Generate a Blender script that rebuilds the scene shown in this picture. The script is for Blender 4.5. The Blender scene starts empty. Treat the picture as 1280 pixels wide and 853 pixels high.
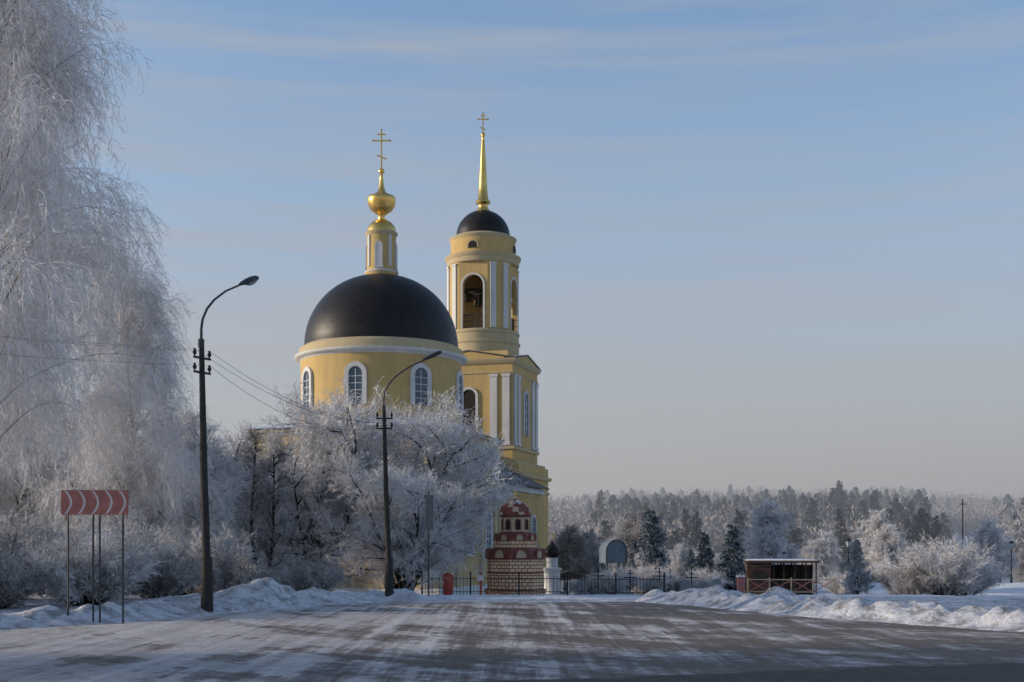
import bpy, math, random
import numpy as np
from mathutils import Matrix, Vector
random.seed(7)
scene=bpy.context.scene
COL=scene.collection
rad=math.radians

# ------------------------------------------------------------------ noise / terrain
def _hash(ix,iy,s):
    n=np.sin(ix*127.1+iy*311.7+s*74.7)*43758.5453
    return n-np.floor(n)
def vnoise(x,y,s=0):
    ix=np.floor(x);iy=np.floor(y);fx=x-ix;fy=y-iy
    fx=fx*fx*(3-2*fx);fy=fy*fy*(3-2*fy)
    a=_hash(ix,iy,s);b=_hash(ix+1,iy,s);c=_hash(ix,iy+1,s);d=_hash(ix+1,iy+1,s)
    return a+(b-a)*fx+(c-a)*fy+(a-b-c+d)*fx*fy
def fbm(x,y,s=0,o=4):
    r=0;a=.5
    for i in range(o):
        r=r+a*vnoise(x,y,s+i*3.1);x=x*2.03+5.1;y=y*2.03+1.7;a*=.5
    return r
def sm(a,b,x):
    t=np.clip((x-a)/(b-a),0,1);return t*t*(3-2*t)
BY=[-500,36,45,60,90,110,140,190,260,400,620,900,3000]
BZ=[0,0,-.22,-.75,-2.0,-2.3,-3.0,-5.0,-3.0,4.5,15,20,26]
def poly_dist(x,y,P):
    best=np.full(np.shape(x),1e9)
    for (x0,y0),(x1,y1) in zip(P[:-1],P[1:]):
        dx=x1-x0;dy=y1-y0
        t=np.clip(((x-x0)*dx+(y-y0)*dy)/(dx*dx+dy*dy),0,1)
        best=np.minimum(best,np.hypot(x-x0-t*dx,y-y0-t*dy))
    return best
LEFT=[(-4.2,42),(-4.6,38),(-7.0,31.5),(-8.8,27.0),(-11.5,23),(-18,19.5),(-70,17)]
RIGHT=[(4.2,40),(4.7,36.5),(6.9,30),(9.6,24.5),(14.5,20),(24,17.5),(70,16)]
YL=np.array([p[1] for p in LEFT][::-1]);XL=np.array([p[0] for p in LEFT][::-1])
YR=np.array([p[1] for p in RIGHT][::-1]);XR=np.array([p[0] for p in RIGHT][::-1])
def road_mask(x,y):
    xl=np.interp(y,YL,XL);xr=np.interp(y,YR,XR)
    xl=np.where(y<17,-500,xl);xr=np.where(y<16,500,xr)
    m=np.minimum(x-xl,xr-x)
    m=np.where(y<2,m*0+ (y+6),m)
    m=np.where(y>42,-(y-42),m)
    return m
def height(x,y):
    x=np.asarray(x,float);y=np.asarray(y,float)
    z=np.interp(y,BY,BZ)
    z=z+.9*sm(14,34,x)*sm(50,75,y)*(1-sm(110,170,y))
    z=z+sm(150,400,y)*(fbm(x/90,y/90,5,3)-.45)*18
    z=z+sm(300,600,y)*sm(80,400,-x)*8
    m=road_mask(x,y)
    out=sm(0,.9,-m)
    near=1-sm(70,120,y)
    z=z+out*near*(.05+.16*(fbm(x*.6,y*.6,2,4)))
    dl=poly_dist(x,y,LEFT);dr=poly_dist(x,y,RIGHT)
    side=sm(-.5,.4,-m)
    lump=fbm(x*2.6,y*2.6,9,5);big=fbm(x*.5,y*.5,4,2)
    chunk=sm(.40,.65,vnoise(x*3.5,y*3.5,13))*.10+sm(.42,.75,vnoise(x*1.4,y*1.4,17))*.14
    z=z+side*np.exp(-((dl-.7)/.8)**2)*(.02+.34*lump*big+chunk*.75)
    z=z+side*np.exp(-((dr-.9)/.95)**2)*(.03+.48*lump*big+chunk*1.05)
    for (mx,my,mr,mh) in [(-6.9,34.6,1.1,.50),(-8.6,35.5,1.2,.2),(-5.2,36.8,1.0,.14),(-12.6,27.3,1.5,.08),(7.2,33.5,1.0,.14),(8.8,31.0,.9,.16)]:
        z=z+mh*np.exp(-(((x-mx)/mr)**2+((y-my)/(mr*.8))**2))*(.6+.7*lump)
    z=z-sm(0,.5,m)*.05
    return z
def hz(x,y): return float(height(np.array([x]),np.array([y]))[0])

# ------------------------------------------------------------------ materials
def newmat(name):
    m=bpy.data.materials.new(name);m.use_nodes=True
    nt=m.node_tree;b=nt.nodes['Principled BSDF'];return m,nt,b
def N(nt,t,**k):
    n=nt.nodes.new(t)
    for a,v in k.items(): setattr(n,a,v)
    return n
def mixc(nt,f,a,b,blend='MIX'):
    n=nt.nodes.new('ShaderNodeMix');n.data_type='RGBA';n.blend_type=blend
    for s,v in ((n.inputs[0],f),(n.inputs[6],a),(n.inputs[7],b)):
        if isinstance(v,(int,float)): s.default_value=v
        elif isinstance(v,tuple): s.default_value=v+(1,) if len(v)==3 else v
        else: nt.links.new(v,s)
    return n.outputs[2]
def mth(nt,op,a,b=0,c=0,clamp=False):
    n=nt.nodes.new('ShaderNodeMath');n.operation=op;n.use_clamp=clamp
    for s,v in zip(n.inputs,(a,b,c)):
        if isinstance(v,(int,float)): s.default_value=v
        else: nt.links.new(v,s)
    return n.outputs[0]
def mr(nt,v,a,b,c=0,d=1):
    n=nt.nodes.new('ShaderNodeMapRange');n.inputs[1].default_value=a;n.inputs[2].default_value=b
    n.inputs[3].default_value=c;n.inputs[4].default_value=d;nt.links.new(v,n.inputs[0]);return n.outputs[0]
def noise(nt,scale,detail=4,vec=None,sc3=None,rough=.55):
    n=nt.nodes.new('ShaderNodeTexNoise');n.inputs['Scale'].default_value=scale
    n.inputs['Detail'].default_value=detail;n.inputs['Roughness'].default_value=rough
    if vec is None:
        vec=nt.nodes.new('ShaderNodeTexCoord').outputs['Object']
    if sc3:
        mp=nt.nodes.new('ShaderNodeMapping');mp.inputs['Scale'].default_value=sc3[:3]
        if len(sc3)>3: mp.inputs['Rotation'].default_value=(0,0,sc3[3])
        nt.links.new(vec,mp.inputs[0]);vec=mp.outputs[0]
    nt.links.new(vec,n.inputs['Vector']);return n.outputs[0]
def bump(nt,b,h,strength=.3,dist=.02):
    n=nt.nodes.new('ShaderNodeBump');n.inputs['Strength'].default_value=strength;n.inputs['Distance'].default_value=dist
    nt.links.new(h,n.inputs['Height']);nt.links.new(n.outputs[0],b.inputs['Normal'])
def simple(name,c,rough=.7,metal=0,var=.25,scale=3,bs=.15,snow=0):
    m,nt,b=newmat(name)
    f=noise(nt,scale,5);f=mr(nt,f,.3,.7)
    col=mixc(nt,f,tuple(x*(1-var) for x in c),tuple(min(1,x*(1+var*.6)) for x in c))
    if snow:
        g=N(nt,'ShaderNodeNewGeometry');s=N(nt,'ShaderNodeSeparateXYZ');nt.links.new(g.outputs['Normal'],s.inputs[0])
        k=mth(nt,'ADD',s.outputs[2],mth(nt,'MULTIPLY',f,.3))
        col=mixc(nt,mr(nt,k,1-snow,1.15-snow),col,(.78,.81,.87))
    nt.links.new(col,b.inputs['Base Color']);b.inputs['Roughness'].default_value=rough
    b.inputs['Metallic'].default_value=metal
    if bs: bump(nt,b,noise(nt,scale*8,3),bs,.01)
    return m
def plaster(name,c,stain,var=.1):
    m,nt,b=newmat(name)
    f=mr(nt,noise(nt,.5,5),.3,.7)
    st=noise(nt,1.0,5,sc3=(2.2,2.2,.22),rough=.65)
    col=mixc(nt,f,tuple(x*(1-var) for x in c),tuple(x*(1+var*.5) for x in c))
    col=mixc(nt,mth(nt,'MULTIPLY',mr(nt,st,.45,.75),.55),col,stain)
    nt.links.new(col,b.inputs['Base Color']);b.inputs['Roughness'].default_value=.88
    b.inputs['Specular IOR Level'].default_value=.2
    bump(nt,b,noise(nt,6,4),.15,.02);return m
def twigmat(name,bark,frost,lo=-.7,hi=.5,nscale=.8):
    m,nt,b=newmat(name)
    g=N(nt,'ShaderNodeNewGeometry');s=N(nt,'ShaderNodeSeparateXYZ');nt.links.new(g.outputs['Normal'],s.inputs[0])
    f=noise(nt,nscale,3);k=mth(nt,'ADD',s.outputs[2],mr(nt,f,.3,.7,-.6,.6))
    col=mixc(nt,mr(nt,k,lo,hi),bark,frost)
    nt.links.new(col,b.inputs['Base Color']);b.inputs['Roughness'].default_value=.85
    b.inputs['Specular IOR Level'].default_value=.15
    return m
M={}
M['yellow']=plaster('ochre_plaster',(.52,.37,.155),(.36,.26,.125))
M['white']=plaster('white_limewash',(.60,.59,.57),(.40,.39,.36))
M['trim']=plaster('cornice_plaster',(.48,.39,.23),(.35,.29,.19))
M['gold']=simple('gilded_copper',(.80,.52,.15),.3,1,.15,2,0)
M['glass']=simple('window_glass',(.05,.09,.13),.15,0,.3,1,0)
M['dark']=simple('painted_interior_shade',(.018,.014,.012),.9,0,.3,1,0)  # near-black colour painted in for the shade inside openings
M['iron']=simple('dark_iron',(.018,.018,.02),.5,.3,.3,4,0)
M['bronze']=simple('bell_bronze',(.10,.07,.035),.4,.8,.3,4,0)
M['concrete']=simple('dark_weathered_concrete',(.035,.033,.031),.9,0,.35,5,.3)
M['steel']=simple('galvanised_steel',(.06,.062,.065),.5,.5,.25,6,.1)
M['lampglass']=simple('lamp_lens',(.35,.37,.38),.2,0,.1,6,0)
M['red']=simple('red_paint',(.36,.045,.03),.5,0,.2,4,.1)
M['signred']=simple('faded_red_paint',(.42,.145,.115),.5,0,.25,5,.05)
M['signwhite']=simple('sign_white',(.62,.55,.52),.5,0,.12,5,.05)
M['wood']=simple('brown_wood',(.085,.04,.025),.7,0,.4,4,.3)
M['darkwood']=simple('dark_wood',(.035,.025,.02),.8,0,.35,4,.3)
M['roofdark']=simple('dark_roof_sheet',(.05,.047,.045),.6,.1,.35,1,.1)
M['snowcap']=simple('settled_snow',(.78,.80,.86),.6,0,.06,2,.3)
M['redroof']=simple('dark_red_tiles',(.19,.045,.03),.55,0,.4,6,.25,snow=.06)
M['redtrim']=simple('dark_red_trim',(.18,.042,.028),.6,0,.3,6,.2)
M['cream']=simple('cream_stucco',(.50,.38,.25),.8,0,.2,4,.1)
M['blue']=simple('blue_paint',(.12,.17,.21),.5,0,.25,3,.1)
M['stone']=simple('grave_stone',(.22,.22,.22),.8,0,.3,5,.2,snow=.2)
M['signback']=simple('grey_sheet_metal',(.07,.08,.09),.5,.4,.15,3,.05)
M['sheetroof']=simple('sheet_metal_roof',(.08,.078,.078),.5,.4,.3,1,.1,snow=.04)

def brickmat():
    m,nt,b=newmat('cream_brick')
    tc=N(nt,'ShaderNodeTexCoord');s=N(nt,'ShaderNodeSeparateXYZ');nt.links.new(tc.outputs['Object'],s.inputs[0])
    a=mth(nt,'ARCTAN2',s.outputs[1],s.outputs[0]);a=mth(nt,'MULTIPLY',a,1.45)
    c=N(nt,'ShaderNodeCombineXYZ');nt.links.new(a,c.inputs[0]);nt.links.new(s.outputs[2],c.inputs[1])
    br=N(nt,'ShaderNodeTexBrick');nt.links.new(c.outputs[0],br.inputs['Vector'])
    br.inputs['Scale'].default_value=1;br.inputs['Brick Width'].default_value=.32;br.inputs['Row Height'].default_value=.155
    br.inputs['Mortar Size'].default_value=.019;br.inputs['Mortar Smooth'].default_value=.1
    br.inputs['Color1'].default_value=(.80,.60,.38,1);br.inputs['Color2'].default_value=(.66,.44,.26,1);br.inputs['Mortar'].default_value=(.20,.05,.03,1)
    nt.links.new(br.outputs[0],b.inputs['Base Color']);b.inputs['Roughness'].default_value=.8
    return m
M['brick']=brickmat()
def domemat():
    m,nt,b=newmat('dark_shingle')
    tc=N(nt,'ShaderNodeTexCoord');s=N(nt,'ShaderNodeSeparateXYZ');nt.links.new(tc.outputs['Object'],s.inputs[0])
    a=mth(nt,'MULTIPLY',mth(nt,'ARCTAN2',s.outputs[1],s.outputs[0]),44/(2*math.pi))
    z=mth(nt,'MULTIPLY',s.outputs[2],1.35)
    u=mth(nt,'ADD',a,z);v=mth(nt,'SUBTRACT',a,z)
    fu=mth(nt,'FRACT',mth(nt,'ADD',u,100));fv=mth(nt,'FRACT',mth(nt,'ADD',v,100))
    mn=mth(nt,'MINIMUM',fu,fv)
    line=mr(nt,mn,.0,.09)
    c=N(nt,'ShaderNodeCombineXYZ');nt.links.new(mth(nt,'FLOOR',u),c.inputs[0]);nt.links.new(mth(nt,'FLOOR',v),c.inputs[1])
    wn=N(nt,'ShaderNodeTexWhiteNoise');nt.links.new(c.outputs[0],wn.inputs['Vector'])
    col=mixc(nt,wn.outputs[0],(.009,.007,.006),(.015,.0115,.0095))
    col=mixc(nt,line,(.024,.019,.016),col)
    nt.links.new(col,b.inputs['Base Color']);nt.links.new(mr(nt,wn.outputs[0],0,1,.40,.47),b.inputs['Roughness'])
    b.inputs['Specular IOR Level'].default_value=.28
    bump(nt,b,mn,.18,.04)
    return m
M['dome']=domemat()

M['bark_birch']=twigmat('birch_bark',(.16,.155,.155),(.60,.60,.62),-.6,.7,2)
M['bark']=twigmat('dark_bark',(.024,.019,.016),(.33,.33,.36),.5,1.4,1.5)
M['birchfrost']=twigmat('birch_hoarfrost',(.42,.395,.38),(.85,.84,.85),-1.2,.5,.5)
M['frost']=twigmat('frosted_twigs',(.31,.29,.275),(.82,.81,.82),-1.1,.6,.5)
M['frost2']=twigmat('lightly_frosted_twigs',(.17,.15,.135),(.64,.63,.64),-.9,.9,.7)
M['brown']=twigmat('bare_brown_twigs',(.14,.12,.105),(.52,.50,.49),-.8,1.0,.7)
M['suntintfrost']=twigmat('sun_tinted_frosted_twigs',(.20,.165,.12),(.56,.53,.49),-.5,.9,.6)  # yellow sunlight put into the colour of the frosted twigs
M['needles']=twigmat('frosted_needles',(.025,.046,.056),(.38,.45,.51),-.4,1.1,2.5)
M['needlefrost']=twigmat('thickly_frosted_needles',(.12,.14,.14),(.62,.64,.66),-.8,.8,2.5)
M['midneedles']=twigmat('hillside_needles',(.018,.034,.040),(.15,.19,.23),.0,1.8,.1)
M['farneedles']=twigmat('haze_tinted_needles',(.036,.056,.064),(.15,.18,.21),-.1,1.6,.05)  # lighter than the hillside needles: distance haze put into the colour
M['farfrost']=twigmat('haze_tinted_frosted_wood',(.25,.235,.24),(.42,.40,.41),-.9,.9,.04)  # low-contrast frost tones, distance haze put into the colour

def snowmat():
    m,nt,b=newmat('snow_ground')
    f=noise(nt,1.2,6)
    col=mixc(nt,mr(nt,f,.35,.7),(.64,.66,.72),(.79,.81,.85))
    tc=N(nt,'ShaderNodeTexCoord');s=N(nt,'ShaderNodeSeparateXYZ');nt.links.new(tc.outputs['Object'],s.inputs[0])
    nearf=mr(nt,s.outputs[1],36,48,1,0)
    d=noise(nt,2.6,7,rough=.75)
    dirt=mth(nt,'MULTIPLY',mr(nt,d,.45,.60),mth(nt,'MULTIPLY',nearf,.82))
    col=mixc(nt,dirt,col,(.21,.195,.19))
    far=mr(nt,s.outputs[1],200,300,0,.6)
    col=mixc(nt,mth(nt,'MULTIPLY',far,mr(nt,noise(nt,.03,4),.35,.6)),col,(.34,.34,.37))
    nt.links.new(col,b.inputs['Base Color']);b.inputs['Roughness'].default_value=.65
    b.inputs['Specular IOR Level'].default_value=.25
    h=mth(nt,'ADD',noise(nt,6,7,rough=.7),mth(nt,'MULTIPLY',noise(nt,1.6,3),1.5))
    bump(nt,b,h,1.0,.12)
    return m
M['snow']=snowmat()
def roadmat():
    m,nt,b=newmat('icy_road')
    tc=N(nt,'ShaderNodeTexCoord');s=N(nt,'ShaderNodeSeparateXYZ');nt.links.new(tc.outputs['Object'],s.inputs[0])
    X,Y=s.outputs[0],s.outputs[1]
    dx=mth(nt,'SUBTRACT',X,34);dy=mth(nt,'SUBTRACT',Y,52)
    rr=mth(nt,'SQRT',mth(nt,'ADD',mth(nt,'MULTIPLY',dx,dx),mth(nt,'MULTIPLY',dy,dy)))
    an=mth(nt,'ARCTAN2',dy,dx)
    def polar(k,l):
        pc=N(nt,'ShaderNodeCombineXYZ');nt.links.new(mth(nt,'MULTIPLY',rr,k),pc.inputs[0]);nt.links.new(mth(nt,'MULTIPLY',an,l),pc.inputs[1]);return pc.outputs[0]
    ruts=noise(nt,1.0,4,vec=polar(.8,3.0),rough=.6)
    tread=noise(nt,1.0,3,vec=polar(3.4,2.0),rough=.6)
    straight=noise(nt,1.0,6,sc3=(1.8,.06,1,rad(-8)),rough=.68)
    along=noise(nt,1.0,6,sc3=(.12,.42,1,rad(-14)),rough=.62)
    fine=noise(nt,4,8,rough=.8)
    patch=noise(nt,.45,6,rough=.65)
    west=mr(nt,X,-9,3,.13,-.012)
    e=mth(nt,'ADD',mth(nt,'ADD',mth(nt,'MULTIPLY',ruts,.36),mth(nt,'MULTIPLY',straight,.36)),mth(nt,'MULTIPLY',along,.16))
    e=mth(nt,'ADD',e,mth(nt,'MULTIPLY',tread,.12))
    e=mth(nt,'ADD',mth(nt,'ADD',e,west),mth(nt,'MULTIPLY',mth(nt,'SUBTRACT',fine,.5),.26))
    e=mth(nt,'ADD',e,mth(nt,'MULTIPLY',mth(nt,'SUBTRACT',patch,.5),.36))
    edge=mth(nt,'ADD',Y,mth(nt,'ADD',mth(nt,'MULTIPLY',X,-.42),mth(nt,'MULTIPLY',mth(nt,'SUBTRACT',along,.5),4.0)))
    plough=mr(nt,edge,15.0,15.35,1,0)
    sn=mr(nt,e,.46,.55)
    sn=mth(nt,'MULTIPLY',sn,mth(nt,'SUBTRACT',1,mth(nt,'MULTIPLY',plough,.97)))
    asp=mixc(nt,fine,(.020,.018,.018),(.040,.036,.034))
    ice=mixc(nt,mr(nt,fine,.3,.7),(.085,.065,.052),(.22,.18,.155))
    base=mixc(nt,mth(nt,'SUBTRACT',1,plough),asp,ice)
    col=mixc(nt,sn,base,mixc(nt,mr(nt,mth(nt,'ADD',mth(nt,'MULTIPLY',fine,.5),mth(nt,'MULTIPLY',straight,.5)),.40,.60),(.36,.335,.33),(.72,.71,.74)))
    nt.links.new(col,b.inputs['Base Color'])
    r=mth(nt,'ADD',mth(nt,'MULTIPLY',sn,.25),mr(nt,fine,.3,.7,.42,.66))
    nt.links.new(r,b.inputs['Roughness'])
    b.inputs['Specular IOR Level'].default_value=.22
    h=mth(nt,'ADD',mth(nt,'MULTIPLY',sn,.6),mth(nt,'ADD',mth(nt,'MULTIPLY',fine,1.0),mth(nt,'MULTIPLY',mth(nt,'ADD',ruts,straight),1.8)))
    bump(nt,b,h,1.0,.12)
    return m
M['road']=roadmat()

# ------------------------------------------------------------------ mesh helpers
class MB:
    def __init__(s): s.v=[];s.f=[];s.m=[]
    def add(s,v,f,mi=0,T=None):
        o=len(s.v)
        if T is not None: v=[tuple(T@Vector(p)) for p in v]
        s.v+=list(v);s.f+=[tuple(i+o for i in q) for q in f];s.m+=[mi]*len(f)
    def box(s,c,d,mi=0,T=None,rz=0,ry=0):
        x,y,z=[q/2 for q in d]
        v=[(-x,-y,-z),(x,-y,-z),(x,y,-z),(-x,y,-z),(-x,-y,z),(x,-y,z),(x,y,z),(-x,y,z)]
        R=Matrix.Translation(c)@Matrix.Rotation(rz,4,'Z')@Matrix.Rotation(ry,4,'Y')
        if T is not None: R=T@R
        s.add(v,[(3,2,1,0),(4,5,6,7),(0,1,5,4),(1,2,6,5),(2,3,7,6),(3,0,4,7)],mi,R)
    def lathe(s,prof,n=48,mi=0,T=None,a0=0,caps=True):
        v=[];f=[]
        for r,z in prof:
            for i in range(n):
                a=a0+2*math.pi*i/n;v.append((r*math.cos(a),r*math.sin(a),z))
        for j in range(len(prof)-1):
            for i in range(n):
                k=(i+1)%n;f.append((j*n+i,j*n+k,(j+1)*n+k,(j+1)*n+i))
        if caps:
            if prof[0][0]>1e-3: f.append(tuple(range(n))[::-1])
            if prof[-1][0]>1e-3: f.append(tuple((len(prof)-1)*n+i for i in range(n)))
        s.add(v,f,mi,T)
    def sqlathe(s,prof,mi=0,T=None,ch=0):
        v=[];f=[]
        def ring(r):
            if ch<=0: return [(-r,-r),(r,-r),(r,r),(-r,r)]
            c=ch
            return [(-r+c,-r),(r-c,-r),(r,-r+c),(r,r-c),(r-c,r),(-r+c,r),(-r,r-c),(-r,-r+c)]
        n=len(ring(1))
        for r,z in prof: v+=[(x,y,z) for x,y in ring(r)]
        for j in range(len(prof)-1):
            for i in range(n):
                k=(i+1)%n;f.append((j*n+i,j*n+k,(j+1)*n+k,(j+1)*n+i))
        f.append(tuple(range(n))[::-1]);f.append(tuple((len(prof)-1)*n+i for i in range(n)))
        s.add(v,f,mi,T)
    def tube(s,pts,rs,n=8,mi=0,T=None):
        if isinstance(rs,(int,float)): rs=[rs]*len(pts)
        P=[Vector(p) for p in pts];v=[];f=[]
        ref=Vector((0.13,.97,.2)) if abs((P[-1]-P[0]).normalized().y)<.9 else Vector((1,0,.1))
        for i,p in enumerate(P):
            t=(P[min(i+1,len(P)-1)]-P[max(i-1,0)]).normalized()
            a=t.cross(ref).normalized();b=t.cross(a)
            for k in range(n):
                w=2*math.pi*k/n;v.append(tuple(p+(a*math.cos(w)+b*math.sin(w))*rs[i]))
        for i in range(len(P)-1):
            for k in range(n):
                l=(k+1)%n;f.append((i*n+k,i*n+l,(i+1)*n+l,(i+1)*n+k))
        f.append(tuple(range(n))[::-1]);f.append(tuple((len(P)-1)*n+k for k in range(n)))
        s.add(v,f,mi,T)
    def prism(s,poly,y0,y1,mi=0,T=None):
        n=len(poly);v=[(x,y0,z) for x,z in poly]+[(x,y1,z) for x,z in poly]
        f=[tuple(range(n)),tuple(range(n,2*n))[::-1]]+[(i,i+n,(i+1)%n+n,(i+1)%n) for i in range(n)]
        s.add(v,f,mi,T)
    def archband(s,w,h,t,d,mi=0,T=None,base=True):
        o=arch(w+2*t,h+t);i_=arch(w,h);n=len(o)
        v=[(x,-d,z) for x,z in o]+[(x,-d,z) for x,z in i_]+[(x,0.02,z) for x,z in o]+[(x,0.02,z) for x,z in i_]
        f=[]
        for k in range(n-1):
            f+=[(k,k+1,n+k+1,n+k),(2*n+k,2*n+k+1,k+1,k),(n+k,n+k+1,3*n+k+1,3*n+k)]
        f+=[(0,n,3*n,2*n),(n-1,2*n-1+0,4*n-1,3*n-1)]
        s.add(v,f,mi,T)
def arch(w,h,n=12):
    r=w/2;P=[(-r,0)]
    for i in range(n+1):
        a=math.pi-math.pi*i/n;P.append((r*math.cos(a),h-r+r*math.sin(a)))
    P.append((r,0));return P
def link(o): COL.objects.link(o);return o
def part(name,parent,mb,mats,smooth=False,label=None,loc=None,angle=40):
    me=bpy.data.meshes.new(name);me.from_pydata(mb.v,[],mb.f);me.update()
    for k in (mats if isinstance(mats,(list,tuple)) else [mats]): me.materials.append(M[k])
    me.polygons.foreach_set('material_index',mb.m)
    import bmesh
    bm=bmesh.new();bm.from_mesh(me);bmesh.ops.recalc_face_normals(bm,faces=bm.faces);bm.to_mesh(me);bm.free()
    if smooth:
        me.polygons.foreach_set('use_smooth',[True]*len(me.polygons))
        try: me.set_sharp_from_angle(angle=rad(angle))
        except Exception: pass
    o=link(bpy.data.objects.new(name,me))
    if parent: o.parent=parent
    if loc: o.location=loc
    if label: o['label']=label
    return o
def thing(name,label,cat,loc=(0,0,0),rz=0,group=None,scale=None):
    o=link(bpy.data.objects.new(name,None));o.empty_display_size=.3
    o.location=loc;o.rotation_euler=(0,0,rz);o['label']=label;o['category']=cat
    if group:o['group']=group
    if scale: o.scale=scale
    return o
def arrmesh(name,V,F,mat,smooth=False):
    me=bpy.data.meshes.new(name);V=np.asarray(V,np.float32);F=np.asarray(F,np.int32);k=F.shape[1]
    me.vertices.add(len(V));me.vertices.foreach_set('co',V.ravel())
    me.loops.add(F.size);me.loops.foreach_set('vertex_index',F.ravel())
    me.polygons.add(len(F));me.polygons.foreach_set('loop_start',np.arange(0,F.size,k,dtype=np.int32))
    try: me.polygons.foreach_set('loop_total',np.full(len(F),k,np.int32))
    except Exception: pass
    me.update(calc_edges=True);me.materials.append(M[mat])
    if smooth: me.polygons.foreach_set('use_smooth',np.ones(len(F),bool))
    return me

# ------------------------------------------------------------------ ground + road
def grow(a,step,end,r=1.09):
    L=[];x=a
    while abs(x)<abs(end): step*=r;x+=step;L.append(x)
    return L
xs=np.array(sorted(grow(-20,-.12,-2500))+list(np.arange(-20,20.01,.12))+grow(20,.12,2500))
ys=np.array([-400,-200,-100,-50,-25,-12,-6,-3,0,2,4,6,8]+list(np.arange(9,46,.12))+grow(46,.12,4000,1.045))
GX,GY=np.meshgrid(xs,ys);GZ=height(GX,GY)
V=np.stack([GX.ravel(),GY.ravel(),GZ.ravel()],1)
nx=len(xs);ny=len(ys);I=np.arange(nx*ny).reshape(ny,nx)
F=np.stack([I[:-1,:-1],I[:-1,1:],I[1:,1:],I[1:,:-1]],-1).reshape(-1,4)
g=link(bpy.data.objects.new('ground',arrmesh('ground',V,F,'snow',True)));g['kind']='structure'
ry=np.concatenate([np.arange(-5,16,1.5),np.arange(16,41.5,.5)])
RV=[];K=60
for y in ry:
    xl=float(np.interp(y,YL,XL)) if y>=17 else -70;xr=float(np.interp(y,YR,XR)) if y>=16 else 70
    for k in range(K):
        x=xl+(xr-xl)*k/(K-1);RV.append((x,y,float(np.interp(y,BY,BZ))+.004))
I=np.arange(len(RV)).reshape(len(ry),K)
F=np.stack([I[:-1,:-1],I[:-1,1:],I[1:,1:],I[1:,:-1]],-1).reshape(-1,4)
r_=link(bpy.data.objects.new('road',arrmesh('road',RV,F,'road',True)));r_['kind']='structure'

# ------------------------------------------------------------------ church
BZc=-2.25
def W(z): return z-BZc
church=thing('church','yellow plastered Orthodox church with black dome and golden crosses','church',(-9.17,90,BZc),rad(-16.8))
def window_mb(mb,w,h,T,t=.22,d=.14,bars=True,glass=1,sill=True):
    mb.archband(w,h,t,d,0,T)
    mb.prism(arch(w,h),-.05,.03,glass,T)
    if bars:
        mb.box((0,-.07,h*.47),(.05,.03,h*.94),0,T)
        for k in range(1,5): mb.box((0,-.075,h*k/5.4),(w,.03,.045),0,T)
    if sill: mb.box((0,-d*.6,-.08),(w+2*t+.1,d*1.4,.16),0,T)
def RT(a,R,z,cy=0):
    return Matrix.Translation((R*math.sin(a),cy-R*math.cos(a),z))@Matrix.Rotation(a,4,'Z')
def cross_mb(mb,h,th,T=None):
    mb.box((0,0,h*.5),(th,th,h),0,T);mb.box((0,0,h*.72),(h*.44,th*.9,th*1.01),0,T)
    mb.box((0,0,h*.88),(h*.22,th*.85,th*.99),0,T);mb.box((0,0,h*.30),(h*.26,th*.8,th),0,T,ry=rad(22))
    for x,z in [(h*.22,h*.72),(-h*.22,h*.72),(0,h)]:
        mb.lathe([(0.001,-th),(th*.9,0),(0.001,th)],8,0,(T or Matrix.Identity(4))@Matrix.Translation((x,0,z)))
mb=MB();mb.sqlathe([(6.5,-.5),(6.5,W(9.35))]);nave=part('nave_wall',church,mb,'yellow')
mb=MB();mb.sqlathe([(6.58,W(9.05)),(6.6,W(9.2)),(6.8,W(9.3)),(6.86,W(9.42)),(6.86,W(9.48)),(6.4,W(9.52))]);part('cornice',nave,mb,'trim')
mb=MB();mb.sqlathe([(6.95,W(9.48)),(6.95,W(9.53)),(5.4,W(9.95)),(5.2,W(9.97))]);part('roof',nave,mb,'sheetroof',label='low dark sheet metal roof dusted with snow')
mb=MB();mb.sqlathe([(6.75,-.5),(6.75,1.1),(6.6,1.25)]);part('plinth',nave,mb,'white')
for fa in (0,90,180,270):
    a=rad(fa)
    for x in (-5.6,-2.6,2.6,5.6):
        mb=MB();T=RT(a,6.5,0);mb.box((x,-.1,(1.25+W(9.0))/2),(.7,.24,W(9.0)-1.25),0,T);part('pilaster',nave,mb,'trim')
    for x in (-4.1,0,4.1):
        mb=MB();window_mb(mb,1.1,2.9,RT(a,6.5,0)@Matrix.Translation((x,0,W(1.2))));part('window',nave,mb,['white','glass'])
mb=MB();mb.lathe([(5.62,W(9.8)),(5.62,W(14.5))],96);rot=part('rotunda_wall',church,mb,'yellow',True)
mb=MB();mb.lathe([(5.8,W(9.85)),(5.8,W(10.1)),(5.7,W(10.2)),(5.6,W(10.21))],96);part('plinth',rot,mb,'white',True)
mb=MB();mb.lathe([(5.6,W(14.5)),(5.66,W(14.55)),(5.7,W(14.62)),(5.98,W(14.7)),(6.04,W(14.78)),(6.04,W(14.88)),(5.9,W(14.9))],96,caps=False);part('cornice',rot,mb,'white',True)
mb=MB();mb.lathe([(5.9,W(14.89)),(5.8,W(14.96)),(5.72,W(15.35)),(5.68,W(15.42)),(5.4,W(15.6))],96,caps=False);part('parapet',rot,mb,'trim',True)
for k in range(8):
    mb=MB();window_mb(mb,.95,2.5,RT(k*math.pi/4+rad(5),5.6,W(11.1)),t=.3,d=.14,sill=False);part('window',rot,mb,['white','glass'])
prof=[(5.42,W(15.5)),(5.42,W(15.65))]+[(5.38*math.cos(t)**.95,W(15.65)+5.1*math.sin(t)) for t in np.linspace(0.02,1.4,24)]
mb=MB();mb.lathe(prof,96);dome=part('dome',church,mb,'dome',True,'black shingled hemispherical dome',angle=60)
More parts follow.
